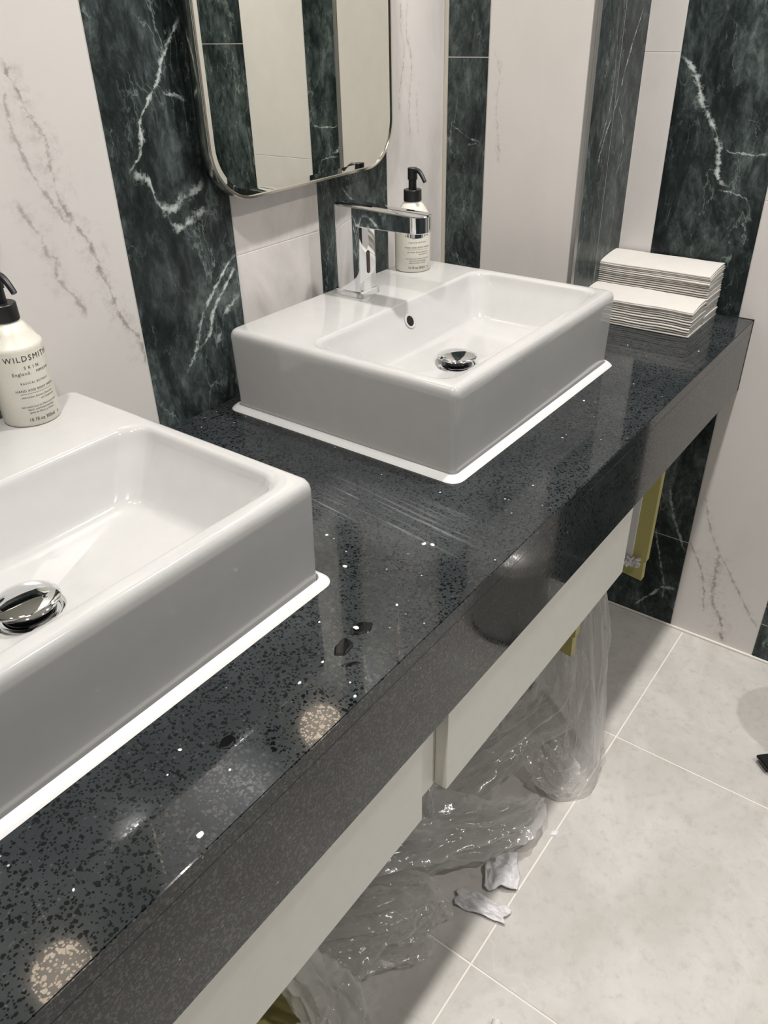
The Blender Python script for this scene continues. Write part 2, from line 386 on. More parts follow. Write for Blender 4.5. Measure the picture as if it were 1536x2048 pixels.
# end wall
gE1 = green_marble('green_marble_end', 'x', 21, vv(('e1', .0085, 1), ('e2', .0022, .7), ('e3', .0022, .7), ('b1', .0080, .9), ('b2', .0050, .6), ('b3', .003, .5)), -.7)
wE1 = white_marble('white_marble_end', 'x', 22, vv(('w1', .0030, .7), ('w2', .0040, .8), ('w3', .0080, .9), ('w4', .0032, .75)), .2)
gE2 = green_marble('green_marble_plain_x', 'x', 23); wE2 = white_marble('white_marble_plain_x', 'x', 24, (), .35)
st = [(-.371, PY+.02, wE2, [.4675, -.13, -.73]), (-.575, -.371, gE1, [-.56, .65]), (-.7757, -.575, wE1, [.225, 1.425, -.975])]
y = -.7757; k = 0
while y > RY0:
    st.append((max(y-.202, RY0), y, (gE2, wE2)[k % 2], every(.485 if k % 2 == 0 else .225))); y -= .202; k += 1
wall_end = tile_wall('wall_end', 'x', XE, -1, st)
# boxed-in pier in the corner between mirror wall and end wall
gP = green_marble('green_marble_pier', 'x', 31, vv(('pg1', .002, .6)), .5)
wP = white_marble('white_marble_pier', 'x', 32, vv(('pw', .0018, .45)), .18)
gS = green_marble('green_marble_pier_side', 'y', 33, vv(('p1', .0028, .8), ('p2', .002, .6), ('p3', .0018, .55)), .15)
tile_wall('wall_pier_front', 'x', PX, -1, [(-.0962, -.006, gP, [.4681, -.73]), (PY+.008, -.0962, wP, [1.1, -.1])], .03)
tile_wall('wall_pier_side', 'y', PY, -1, [(PX+.012, .779, gS, []), (.779, XE, gS, [])], .03)
bm = bmesh.new(); box(bm, PX-.004, PX+.002, -.0075, -.0003, FLOOR, CEIL, bev=.0008); struct(obj('trim_1', bm, M['light_trim']))
bm = bmesh.new()
box(bm, PX-.0012, PX+.0115, PY-.0012, PY+.0012, FLOOR, CEIL, bev=.0004); box(bm, PX-.0012, PX+.0012, PY, PY+.0075, FLOOR, CEIL, bev=.0004)
struct(obj('trim_2', bm, M['metal_trim']))
# remaining walls, floor, ceiling
gl = [];
for nm, ax, plane, inw, lo, hi in (('wall_left', 'x', RX0, 1, RY0, 0), ('wall_front', 'y', RY0, 1, RX0, XE)):
    st = []; a = lo; k = 0
    gm, wm = (gE2, wE2) if ax == 'x' else (gG, wG)
    while a < hi-.01:
        st.append((a, min(a+.2, hi), gm, every(.3 if k % 2 else -.1))); a += .2; k += 1
    tile_wall(nm, ax, plane, inw, st)
bm = bmesh.new(); box(bm, RX0-.05, XE+.05, RY0-.05, .05, CEIL, CEIL+.05); struct(obj('ceiling', bm, M['paint']))
bm = bmesh.new(); box(bm, RX0-.05, XE+.05, RY0-.05, .05, FLOOR-.06, FLOOR-.0012, 0)
xs = [XE]+[g for g in GX if g > RX0]+[RX0]; ys = [0]+GY+[RY0]
for a, b in zip(xs[1:], xs):
    for c, d in zip(ys[1:], ys): box(bm, a+.0017, b-.0017, c+.0017, d-.0017, FLOOR-.02, FLOOR, 1, .0005, 1)
struct(obj('floor', bm, [M['floor_grout'], M['floor']]))
bm = bmesh.new(); box(bm, XE-.006, XE, RY0, PY, FLOOR, FLOOR+.006, bev=.002); struct(obj('baseboard_end', bm, M['floor_grout']))

# ------------------------------------------------------------------ ceiling lamps
for i, (lx, ly) in enumerate(LAMPS):
    t = empty('ceiling_downlight', (lx, ly, CEIL))
    tag(t, ['round recessed downlight above the front edge of the counter by the right basin', 'round recessed downlight above the left end of the counter',
            'round recessed downlight in the middle of the room'][i], 'ceiling light', 'recessed ceiling downlights')
    bm = bmesh.new()
    n = 40; prof = [(.078, -.0002), (.092, -.0002), (.092, -.004), (.080, -.006), (.078, -.004)]
    loft(bm, [[(r*math.cos(2*PI*q/n), r*math.sin(2*PI*q/n), z) for q in range(n)] for r, z in prof+prof[:1]], False, False)
    obj('rim', bm, M['paint'], t, True)
    bm = bmesh.new(); lathe(bm, [(.077, -.0002), (.077, -.002)], 40); obj('lens', bm, M['lens'], t)
    ld = bpy.data.lights.new('lamp_light', 'AREA'); ld.shape = 'DISK'; ld.size = .10; ld.energy = LAMP_W*LAMP_K[i]; ld.color = LAMP_COL; ld.spread = LAMP_SPREAD
    lo = bpy.data.objects.new('lamp_light', ld); COL.objects.link(lo); lo.parent = t; lo.location = (0, 0, -.008)

# ------------------------------------------------------------------ vanity counter and panels
CX0 = -2.18
t = empty('vanity_counter', (0, 0, 0)); tag(t, 'long black speckled quartz counter carrying the basins', 'counter')
bm = bmesh.new(); box(bm, CX0, PX-.001, FY, -.0015, -.02, 0, bev=.0012); box(bm, PX-.001, XE-.006, FY, PY-.0015, -.02, 0, bev=.0012)
# one continuous slab: L-shaped outline round the pier
bm.free(); bm = bmesh.new()
out = [(CX0, FY), (XE-.005, FY), (XE-.005, PY-.002), (PX-.005, PY-.002), (PX-.005, -.002), (CX0, -.002)]
loft(bm, [[(a, b, z) for a, b in out] for z in (-.02, 0)])
bmesh.ops.bevel(bm, geom=[e for e in bm.edges if all(v.co.z > -.001 for v in e.verts)], offset=.0012, segments=2, affect='EDGES')
obj('worktop', bm, M['counter'], t)
bm = bmesh.new(); box(bm, CX0, XE-.005, FY, FY+.02, AH, -.0203, bev=.0006); obj('apron', bm, M['counter'], t)
bm = bmesh.new(); box(bm, XE-.0048, XE-.0002, FY-.0005, FY+.03, AH, .0006); obj('end_seal', bm, M['seal'], t)
bm = bmesh.new(); box(bm, CX0, XE-.02, -.09, -.003, -.10, -.0205); obj('wall_batten', bm, M['panel'], t)
PZ = -.289; PYF = -.6035
for nm, a, b, lab in (('fascia_panel', -.2343, .3251, 'cream fascia panel under the counter, right of the narrow gap'), ('fascia_panel', -2.1, -.2884, 'long cream fascia panel under the counter, left of the narrow gap')):
    bm = bmesh.new(); box(bm, a, b, PYF, PYF+.018, PZ, AH-.0004, bev=.0007); tag(obj(nm, bm, M['panel']), lab, 'panel', 'cream fascia panels')
bm = bmesh.new(); box(bm, -.36, -.18, PYF+.0185, PYF+.030, PZ+.0, AH-.0004); tag(obj('filler_panel', bm, M['panel']), 'narrow cream filler panel set back in the gap between the two fascia panels', 'panel')
# yellow boards under the counter
def board(x0, x1, y0, y1, z0, z1, lab, notch=True):
    bm = bmesh.new()
    prof = [(y0+.003, z0-.0), (y0+.004, z0+.048), (y0, z0+.05), (y0, z1), (y1, z1), (y1, z0+.02)]
    loft(bm, [[(xx, a, b) for a, b in prof] for xx in (x0, x1)])
    bmesh.ops.recalc_face_normals(bm, faces=bm.faces)
    return tag(obj('support_board', bm, M['yellow']), lab, 'board', 'yellow boards below the counter')
b1 = board(.62, .638, -.5585, -.40, -.512, -.021, 'yellow upright board hanging below the counter beside the end wall')
bm = bmesh.new(); box(bm, .6175, .6198, -.5285, -.45, -.46, -.022, bev=.001); obj('plaster_edge', bm, M['silicone'], b1)
bm = bmesh.new()
bmesh.ops.create_grid(bm, x_segments=14, y_segments=10, size=.5)
for v in bm.verts:
    a, b = v.co.x, v.co.y
    v.co = Vector((.6150-.008*abs(noise.noise((a*5, b*5, 1))), -.531-a*.036*(1+.4*noise.noise((b*4, 1, 1))), -.468+b*.026+.012*noise.noise((a*4, 2, b*4))+a*.01))
obj('torn_tape', bm, M['white_scrap'], b1, True)
b2 = board(.300, .318, -.545, -.40, -.50, -.021, 'yellow upright board hanging behind the right fascia panel above the clear plastic')
bm = bmesh.new(); box(bm, -.78, -.368, -.70, -.36, FLOOR+.0003, FLOOR+.014, bev=.001)
tag(obj('yellow_board', bm, M['yellow']), 'yellow board lying flat on the floor under the left fascia panel', 'board')

# ------------------------------------------------------------------ basins
DC = (.2537, -.262)   # drain centre, basin local
def make_basin(name):
    bm = bmesh.new(); W, D, H = BW, BD, BH; R = []
    def ring(ix0, ix1, yb, yf, r, z): R.append(rrect(ix0, W-ix1, -D+yf, -yb, r, z))
    ring(.012, .012, .012, .012, .006, .001)
    for ins, z, r in ((.003, .001, .009), (.0022, .04, .010), (.0012, .08, .011), (.0003, .115, .012), (.0002, .1215, .012), (.0012, .1270, .012), (.0035, .1310, .0115), (.0068, .1331, .010), (.0095, .1336, .009)):
        ring(ins, ins, ins, ins, r, z)
    ring(.0155, .0155, .148, .0195, .026, H)
    ring(.0175, .0175, .1500, .0215, .028, H-.0003)
    ring(.0205, .0205, .1530, .0245, .030, H-.0020)
    ring(.0230, .0230, .1555, .0270, .031, H-.0055)
    ring(.0248, .0248, .1575, .0285, .032, H-.0110)
    A = (.0248, .1575, .0285, H-.011, .032); B = (.066, .186, .060, .0700, .030)
    for s in (.25, .5, .75, 1):
        ring(*[A[0]+(B[0]-A[0])*s]*2, A[1]+(B[1]-A[1])*s, A[2]+(B[2]-A[2])*s, A[4]+(B[4]-A[4])*s, A[3]+(B[3]-A[3])*s)
    ring(.071, .071, .190, .065, .029, .0655); ring(.078, .078, .196, .072, .027, .0625); ring(.088, .088, .205, .082, .025, .0608)
    last = R[-1]
    for s, z in ((.35, .0575), (.7, .0525)):
        q = []
        for (px, py, _) in last:
            a = math.atan2(py-DC[1], px-DC[0]); cx, cy = DC[0]+.036*math.cos(a), DC[1]+.036*math.sin(a)
            q.append((px+(cx-px)*s, py+(cy-py)*s, z))
        R.append(q)
    R.append([(DC[0]+.036*math.cos(math.atan2(p[1]-DC[1], p[0]-DC[0])), DC[1]+.036*math.sin(math.atan2(p[1]-DC[1], p[0]-DC[0])), .0490) for p in last])
    loft(bm, R, True, True)
    root = obj(name, bm, M['ceramic'], None, math.radians(50))
    # white silicone bead round the foot
    bm = bmesh.new(); S = []
    for ins, z, r in ((.0005, .0075, .010), (-.003, .0070, .012), (-.0075, .0035, .015), (-.0105, .0003, .018), (.002, .0003, .010), (.0005, .0075, .010)):
        S.append(rrect(ins, W-ins, -D+ins, -ins, r, z))
    for ring_ in S:
        for i, p in enumerate(ring_): ring_[i] = (p[0]+.0012*noise.noise((p[0]*30, p[1]*30, 2)), p[1]+.0012*noise.noise((p[0]*30, p[1]*30, 5)), p[2])
    loft(bm, S, False, False); obj('silicone_bead', bm, M['silicone'], root, True)
    # overflow: raised black disc, its colour painting the shade inside the hole
    bm = bmesh.new(); lathe(bm, [(.0095, .0), (.0085, .0012)], 28)
    ov = obj('overflow_dark_disc', bm, M['black_gloss'], root, True)
    nrm = Vector((0, -(A[3]-B[3]), -(A[1]-B[1]))).normalized()  # wall normal, facing the bowl and up
    s_ = .34; yc = -(A[1]+(B[1]-A[1])*s_); zc = A[3]+(B[3]-A[3])*s_
    ov.rotation_euler = Vector((0, -.89, .46)).to_track_quat('Z', 'Y').to_euler(); ov.location = (DC[0], yc-.0004, zc+.0002)
    bm = bmesh.new(); n = 28
    loft(bm, [[((.0108+.0022*math.cos(k*PI/4))*math.cos(2*PI*q/n), (.0108+.0022*math.cos(k*PI/4))*math.sin(2*PI*q/n), .0008*math.sin(k*PI/4)+.0008) for q in range(n)] for k in range(9)], False, False)
    rg = obj('overflow_rim', bm, M['ceramic'], root, True); rg.rotation_euler = ov.rotation_euler; rg.location = ov.location
    # pop-up waste
    bm = bmesh.new(); lathe(bm, [(.024, .0492), (.0335, .0492), (.0338, .0500), (.032, .0512), (.026, .0508), (.0245, .0495)], 48, DC)
    fl = obj('drain_flange', bm, M['chrome'], root, True)
    bm = bmesh.new(); lathe(bm, [(.0245, .0512), (.0240, .0520), (.019, .0522), (.0185, .0590), (.022, .0600), (.021, .0625)], 40, DC); obj('drain_stem', bm, M['black_gloss'], root, True)
    bm = bmesh.new(); lathe(bm, [(.020, .0615), (.0325, .0635), (.0332, .0645), (.0325, .0655), (.026, .0675), (.016, .0688), (.004, .0692)], 56, DC); obj('drain_cap', bm, M['chrome'], root, True)
    return root
basin = make_basin('vessel_basin'); basin.location = (0, BY, 0)
tag(basin, 'white rectangular vessel basin with the chrome tap on its deck', 'basin', 'white counter-top basins')
def dup(o, loc):
    r = o.copy(); COL.objects.link(r); r.location = loc
    for ch in o.children:
        c = ch.copy(); COL.objects.link(c); c.parent = r
        for g in ch.children:
            d = g.copy(); COL.objects.link(d); d.parent = c
    return r
basin2 = dup(basin, (B2, BY, 0)); basin2['label'] = 'white rectangular vessel basin in the foreground, cut off by the left picture edge'

# ------------------------------------------------------------------ tap
def stadium(x0, x1, y0, y1, rb, rf, z, n=10):
    """plan outline, back (y1) corners radius rb, front (y0) corners radius rf"""
    P = []
    for cx, cy, a, r in ((x1-rb, y1-rb, 0, rb), (x0+rb, y1-rb, PI/2, rb), (x0+rf, y0+rf, PI, rf), (x1-rf, y0+rf, 1.5*PI, rf)):
        for k in range(n+1):
            q = a+PI/2*k/n; P.append((cx+r*math.cos(q), cy+r*math.sin(q), z))
    return P
def bulge(P, hw):
    # the long sides and the front of the tap are gently convex
    return [(a*(1+.085*max(0, 1-((b+.003)/.034)**2)) , b-.0010*max(0, 1-(a/hw)**2)*(b < -.025), z) for a, b, z in P]
def densify(P, k=6):
    Q = []
    for p, q in zip(P, P[1:]+P[:1]):
        L = math.dist(p, q); n = max(1, round(L/.006)) if L > .005 else 1
        for i in range(n): Q.append(tuple(p[j]+(q[j]-p[j])*i/n for j in range(3)))
    return Q
t = empty('sensor_tap', (0.257, -.084, BH)); tag(t, 'chrome touch-free sensor tap standing on the basin deck beside the soap bottle', 'tap')
bm = bmesh.new(); hw = .0255
loft(bm, [stadium(-hw+d, hw-d, -.037+d, .031-d, .023, .0025, z) for z, d in ((.0002, -.0005), (.0080, .0003), (.0102, .0028), (.0104, .0055))]); obj('base_plate', bm, M['chrome'], t, math.radians(30))
bm = bmesh.new(); hw = .0215
loft(bm, [bulge(densify(stadium(-hw, hw, -.033, .027, .0205, .0012, z)), hw) for z in (.0102, .04, .08, .1170)]); obj('column', bm, M['chrome'], t, math.radians(30))
bm = bmesh.new(); L0 = -.155
def spz(y, top):  # slight taper towards the tip
    k = max(0, min(1, (.027-y)/(.027-L0)))
    return .1475-.0050*k if top else .1145+.0015*k
rings = []
for lev, d in ((0, .003), (0, .0012), (.06, 0), (.94, 0), (1, .0012), (1, .003)):
    o_ = [(a*(1+.085*max(0, 1-((b+.003)/.034)**2)*(b > -.037)), b, c) for a, b, c in densify(stadium(-hw+d, hw-d, L0+d, .027-d, .0205, .0205, 0, 14))]
    dz = {.003: 0, .0012: .0004, 0: .0018}[d]
    rings.append([(a, b, (spz(b, False)+(dz if lev < .5 else 0))*(1-round(lev))+(spz(b, True)-(dz if lev > .5 else 0))*round(lev)) for a, b, _ in o_])
loft(bm, rings); obj('spout', bm, M['chrome'], t, math.radians(30))
bm = bmesh.new(); lathe(bm, [(.0135, .117), (.0135, .1085), (.012, .107), (.010, .107)], 36, (0, L0+.024)); obj('aerator', bm, M['chrome'], t, True)
bm = bmesh.new(); S = []
for k in range(20):
    a = 2*PI*k/20; S.append((.0042*math.cos(a), 0, .0565+.0042*math.sin(a)+(.0145 if math.sin(a) > 0 else -.0145 if math.sin(a) < 0 else 0)))
loft(bm, [[(a, -.0346+q, c) for a, b, c in S] for q in (.0016, 0)]); bmesh.ops.recalc_face_normals(bm, faces=bm.faces); obj('sensor_window', bm, M['sensor'], t)

# ------------------------------------------------------------------ soap bottles
def text_mesh(bm, body, size, zc, R, off=0., align='CENTER', sx=1.0, spacing=1.0):
    cu = bpy.data.curves.new('t', 'FONT'); cu.body = body; cu.size = size; cu.align_x = align; cu.resolution_u = 2; cu.space_character = spacing
    o = bpy.data.objects.new('t', cu); COL.objects.link(o)
    dg = bpy.context.evaluated_depsgraph_get(); me = bpy.data.meshes.new_from_object(o.evaluated_get(dg))
    vs = []
    for v in me.vertices:
        a = (v.co.x*sx+off)/R - PI/2
        vs.append(bm.verts.new((R*math.cos(a), R*math.sin(a), zc+v.co.y)))
    for p in me.polygons:
        try: bm.faces.new([vs[i] for i in p.vertices])
        except ValueError: pass
    bpy.data.objects.remove(o); bpy.data.curves.remove(cu); bpy.data.meshes.remove(me)
def make_bottle(label):
    root = empty('soap_bottle', (0, 0, 0)); R = .033
    tag(root, label, 'soap bottle', 'cream pump soap bottles')
    bm = bmesh.new()
    lathe(bm, [(.029, .0004), (.0318, .0008), (R, .003), (R, .05), (R, .0905), (.0327, .0930), (.0315, .0955), (.0295, .0972), (.0245, .1075), (.0180, .1165), (.0158, .1182), (.0150, .1195), (.0148, .124)], 72)
    obj('bottle_body', bm, M['bottle'], root, math.radians(35))
    bm = bmesh.new(); Q = R+.00025
    text_mesh(bm, 'WILDSMITH', .0092, .0800, Q, spacing=1.25)
    text_mesh(bm, 'SKIN', .0052, .0705, Q, spacing=1.9)
    text_mesh(bm, 'England,', .0053, .0640, Q, -.0235, 'LEFT', spacing=1.2)
    text_mesh(bm, 'MMXVIII', .0046, .0640, Q, .0235, 'RIGHT', spacing=1.2)
    text_mesh(bm, 'RADICAL BOTANY', .0034, .0530, Q, spacing=1.25)
    text_mesh(bm, 'HAND AND BODY WASH', .0040, .0440, Q, spacing=1.1)
    text_mesh(bm, 'with Linden, Roman Chamomile', .0031, .0362, Q)
    text_mesh(bm, 'and Cedarwood', .0031, .0322, Q, .0215, 'RIGHT')
    text_mesh(bm, 'Gel Lavant pour les Mains et le Corps', .0030, .0245, Q)
    text_mesh(bm, 'Hand- und Körperwaschgel', .0030, .0207, Q)
    text_mesh(bm, 'Jabón de Manos y Cuerpo', .0030, .0169, Q)
    text_mesh(bm, '10.1fl oz 300ml', .0063, .0070, Q, -.002, sx=.85)
    text_mesh(bm, '℮', .0060, .0070, Q, .0215)
    for k in range(24):   # thin rule under the product line
        a0, a1 = -PI/2+(-.0205+.041*k/24)/Q, -PI/2+(-.0205+.041*(k+1)/24)/Q
        bm.faces.new([bm.verts.new((Q*math.cos(a), Q*math.sin(a), z)) for a, z in ((a0, .0413), (a1, .0413), (a1, .0416), (a0, .0416))])
    obj('printed_label', bm, M['ink'], root)
    bm = bmesh.new(); lathe(bm, [(.0150, .1205), (.0160, .1210), (.0162, .1220), (.0160, .1390), (.0152, .1400), (.0080, .1402)], 48); cap = obj('screw_collar', bm, M['black_plastic'], root, math.radians(35))
    bm = bmesh.new(); lathe(bm, [(.0072, .1400), (.0070, .1560), (.0068, .1562)], 32); obj('pump_stem', bm, M['black_plastic'], root, True)
    bm = bmesh.new()
    lathe(bm, [(.0076, .1560), (.0086, .1566), (.0086, .1750), (.0078, .1758)], 32)
    pts = []
    for k in range(13):
        s_ = k/12; pts.append((0, -.004-.029*s_, .1712+.0012*math.sin(s_*PI)-.0135*max(0, s_-.35)**1.5*2.2))
    tube(bm, pts, [.0044-.0010*k/12 for k in range(13)], 14); obj('pump_nozzle', bm, M['black_plastic'], root, math.radians(35)).rotation_euler = (0, 0, math.radians(24))
    return root
bot1 = make_bottle('cream pump soap bottle behind the chrome tap, against the mirror wall'); bot1.location = (.436, -.083, BH)
bot1.rotation_euler = (0, 0, math.radians(-38))
bot2 = dup(bot1, (-.3545, -.0715, BH)); bot2['label'] = 'cream pump soap bottle on the foreground basin, cut off by the left picture edge'
for ch in bot2.children:
    if ch.name.startswith('pump_nozzle'): ch.rotation_euler = (0, 0, math.radians(6))
bot2.rotation_euler = (0, 0, math.radians(-3))

# ------------------------------------------------------------------ mirrors
def make_mirror(x0, lab):
    root = empty('wall_mirror', (x0, -.0098, .309), .021); tag(root, lab, 'mirror', 'rounded rectangular wall mirrors')
    W, H, r = .445, .64, .078
    def rr(d, y, rad=None): return [(a, y, b) for a, b, _ in rrect(d, W-d, d, H-d, max(.01, r-d), 0, 14)]
    bm = bmesh.new(); loft(bm, [rr(.006, -.0008), rr(.006, -.011)]); bmesh.ops.recalc_face_normals(bm, faces=bm.faces); obj('backing', bm, M['black_plastic'], root)
    bm = bmesh.new(); loft(bm, [rr(.0005, -.010), rr(0, -.012), rr(0, -.0245), rr(.0008, -.026), rr(.0040, -.026), rr(.0048, -.0252), rr(.0048, -.012), rr(.0005, -.010)], False, False)
    bmesh.ops.recalc_face_normals(bm, faces=bm.faces); obj('frame', bm, M['steel'], root, math.radians(30))
    bm = bmesh.new(); loft(bm, [rr(.0046, -.0115), rr(.0046, -.0237), rr(.0130, -.0240)]); bmesh.ops.recalc_face_normals(bm, faces=bm.faces); obj('mirror_glass', bm, M['mirror'], root)
    return root
mir = make_mirror(.0128, 'steel-framed mirror with rounded corners on the wall above the tap')
dup(mir, (.0128+B2, -.0098, .309))['label'] = 'steel-framed mirror above the foreground basin, reflected in the counter'

# ------------------------------------------------------------------ globe wall lamps above the mirrors
def globe_mat():
    s = NT('opal_globe'); e = s.n('ShaderNodeEmission'); e.inputs[0].default_value = (1, .80, .655, 1); e.inputs[1].default_value = GLOBE_L
    s.t.links.new(e.outputs[0], s.out.inputs[0]); return s.m
M['globe'] = globe_mat()
t = empty('globe_wall_lamp', (.254, 0, 1.04)); tag(t, 'warm opal globe lamp above the mirror by the tap, reflected in the counter', 'wall lamp', 'globe wall lamps')
bm = bmesh.new(); bmesh.ops.create_uvsphere(bm, u_segments=40, v_segments=24, radius=.057); bmesh.ops.translate(bm, verts=bm.verts, vec=(0, -.14, 0)); obj('globe', bm, M['globe'], t, True)
bm = bmesh.new(); lathe(bm, [(.045, -.0005), (.045, -.010), (.042, -.012), (.012, -.013), (.011, -.075), (.024, -.080), (.024, -.092)], 32)
bmesh.ops.rotate(bm, verts=bm.verts, matrix=Matrix.Rotation(-PI/2, 3, 'X'), cent=(0, 0, 0)); 
for v in bm.verts: v.co.y = -abs(v.co.y)
bmesh.ops.recalc_face_normals(bm, faces=bm.faces); obj('bracket', bm, M['steel'], t, math.radians(35))
dup(t, (.254+B2, 0, 1.04))['label'] = 'warm opal globe lamp over the foreground mirror, seen as the bottom left disc reflection'
# ------------------------------------------------------------------ paper towels
def towel_mesh(seed, arch, wav):
    bm = bmesh.new(); NX, NY = 12, 26; w_, l_, h_ = .086, .228, .0037
    def zoff(a, b):
        t_ = 1-a  # a=0 front edge
        return -arch*t_**2.2 + wav*noise.noise((a*1.5, b*3.2, .37+seed*.03)) + wav*.4*noise.noise((a*2, b*9, seed*.08)) + .0003*noise.noise((a*3, b*12, seed*1.9))
    top = [[None]*(NY+1) for _ in range(NX+1)]; bot = [[None]*(NY+1) for _ in range(NX+1)]
    for i in range(NX+1):
        a = i/NX
        for j in range(NY+1):
            b = j/NY
            jx = .0014*noise.noise((b*4, seed*2.1, 3.3))
            rim = min(1, min(a, 1-a)*NX/1.0)
            th = h_*(.5+.5*rim)
            z0 = zoff(a, b)
            top[i][j] = bm.verts.new((a*w_+jx, -l_*b, h_/2+th/2+z0)); bot[i][j] = bm.verts.new((a*w_+jx, -l_*b, h_/2-th/2+z0+.0002))
    for i in range(NX):
        for j in range(NY):
            bm.faces.new((top[i][j], top[i][j+1], top[i+1][j+1], top[i+1][j])); bm.faces.new((bot[i][j], bot[i+1][j], bot[i+1][j+1], bot[i][j+1]))
    for i in range(NX):
        for j in (0, NY): bm.faces.new((top[i][j], top[i+1][j], bot[i+1][j], bot[i][j]))
    for j in range(NY):
        for i in (0, NX): bm.faces.new((top[i][j], top[i][j+1], bot[i][j+1], bot[i][j]))
    bmesh.ops.recalc_face_normals(bm, faces=bm.faces)
    return bm
def stack(n, x0, y0, arch_max, words, grp, tilt=0, wav=.0009):
    for i in range(n):
        fr = i/max(1, n-1)
        bm = towel_mesh(i+len(words)*7, arch_max*max(0, (fr-.55)/.45)**2, 0 if i == 0 else wav)
        o = obj('paper_towel', bm, M['paper'], None, math.radians(45))
        o.location = (x0+rnd.uniform(-.0012, .0012)-(.0035 if i < 3 else 0)*(n < 18)+tilt*i, y0+rnd.uniform(-.0016, .0016), .0004+i*.0046)
        o.rotation_euler = (0, 0, math.radians(rnd.uniform(-.5, .5)))
        lab = words[0] if i == n-1 else words[1] if i == 0 else words[2]
        tag(o, lab, 'paper towel', grp)
stack(23, .800, -.302, .008, ('topmost folded white paper towel, curling over the tall rear stack by the end wall', 'bottom folded white paper towel of the tall rear stack by the end wall',
      'folded white paper towel inside the tall rear stack by the end wall'), 'paper towels in the tall rear stack')
stack(12, .7165, -.302, .006, ('topmost folded white paper towel of the low front stack beside the basin', 'bottom folded white paper towel of the low front stack, touching the counter',
      'folded white paper towel inside the low front stack beside the basin'), 'paper towels in the low front stack', .0006, .0022)

# ------------------------------------------------------------------ pedal bin just right of the view
t = empty('pedal_bin', (.665, -.985, FLOOR)); tag(t, 'small grey metal pedal bin on the floor, its black pedal at the right picture edge', 'bin')
bm = bmesh.new(); lathe(bm, [(.094, .012), (.094, .215), (.090, .217)], 48); obj('body', bm, M['bin_body'], t, math.radians(35))
bm = bmesh.new(); lathe(bm, [(.096, .216), (.097, .222), (.095, .245), (.080, .262), (.045, .272), (.01, .275)], 48); obj('lid', bm, M['bin_lid'], t, math.radians(35))
bm = bmesh.new(); lathe(bm, [(.096, .0004), (.097, .003), (.097, .016), (.0945, .018)], 48); obj('base_ring', bm, M['black_plastic'], t, math.radians(35))
d = Vector((.5585-.665, -.890+.985, 0)); d.normalize(); s_ = Vector((-d.y, d.x, 0))
bm = bmesh.new(); L = math.hypot(.5585-.665, .095)
vs = []
for a, b in ((.09, -.016), (L+.004, -.02), (L+.004, .02), (.09, .016)):
    vs.append(d*a+s_*b)
loft(bm, [[(v.x, v.y, z) for v in vs] for z in (.012, .020)]); bmesh.ops.recalc_face_normals(bm, faces=bm.faces)
bmesh.ops.bevel(bm, geom=list(bm.edges), offset=.0025, segments=2, affect='EDGES')
obj('pedal', bm, M['black_plastic'], t)

# ------------------------------------------------------------------ clear plastic under the counter
def plastic_mat(name, op, tint=(.96, .955, .95)):
    s = NT(name); lw = s.n('ShaderNodeLayerWeight'); lw.inputs[0].default_value = .5
    p = s.n('ShaderNodeTexCoord').outputs['Object']
    nb = s.noise(s.mapping(p, rot=(.3, .5, .2), scale=(1, 1, .5)), 22, 5, .6, .8)[0]
    bmp = s.bump(nb, .35, .006)
    tr = s.n('ShaderNodeBsdfTransparent'); tr.inputs[0].default_value = (.985, .98, .975, 1)
    tl = s.n('ShaderNodeBsdfTranslucent'); tl.inputs[0].default_value = (*tint, 1)
    df = s.n('ShaderNodeBsdfDiffuse'); df.inputs[0].default_value = (*tint, 1)
    gl_ = s.n('ShaderNodeBsdfGlossy'); gl_.inputs[1].default_value = .14; s.set(gl_, 'Normal', bmp)
    m1 = s.n('ShaderNodeMixShader'); m1.inputs[0].default_value = .5; s.t.links.new(tl.outputs[0], m1.inputs[1]); s.t.links.new(df.outputs[0], m1.inputs[2])
    m2 = s.n('ShaderNodeMixShader'); m2.inputs[0].default_value = .16; s.t.links.new(m1.outputs[0], m2.inputs[1]); s.t.links.new(gl_.outputs[0], m2.inputs[2])
    m3 = s.n('ShaderNodeMixShader')
    fac = s.math('ADD', op, s.math('MULTIPLY', s.math('POWER', lw.outputs['Facing'], 2.2), .8), clamp=True)
    s.set(m3, 0, fac); s.t.links.new(tr.outputs[0], m3.inputs[1]); s.t.links.new(m2.outputs[0], m3.inputs[2])
    s.t.links.new(m3.outputs[0], s.out.inputs[0]); return s.m
M['film'] = plastic_mat('clear_film', .26)
M['film_dense'] = plastic_mat('milky_film', .42)
def cat(P, t):
    n = len(P)-1; k = min(int(t*n), n-1); u = t*n-k
    p0, p1, p2, p3 = P[max(k-1, 0)], P[k], P[k+1], P[min(k+2, n)]
    return [.5*(2*b+(c-a)*u+(2*a-5*b+4*c-d_)*u*u+(3*b-a-3*c+d_)*u**3) for a, b, c, d_ in zip(p0, p1, p2, p3)]
def ridged(v, oct_=4):
    s_, a, f = 0, 1, 1
    for _ in range(oct_):
        s_ += a*(1-abs(noise.noise((v[0]*f, v[1]*f, v[2]*f)))*2); a *= .5; f *= 2.1
    return s_/1.9
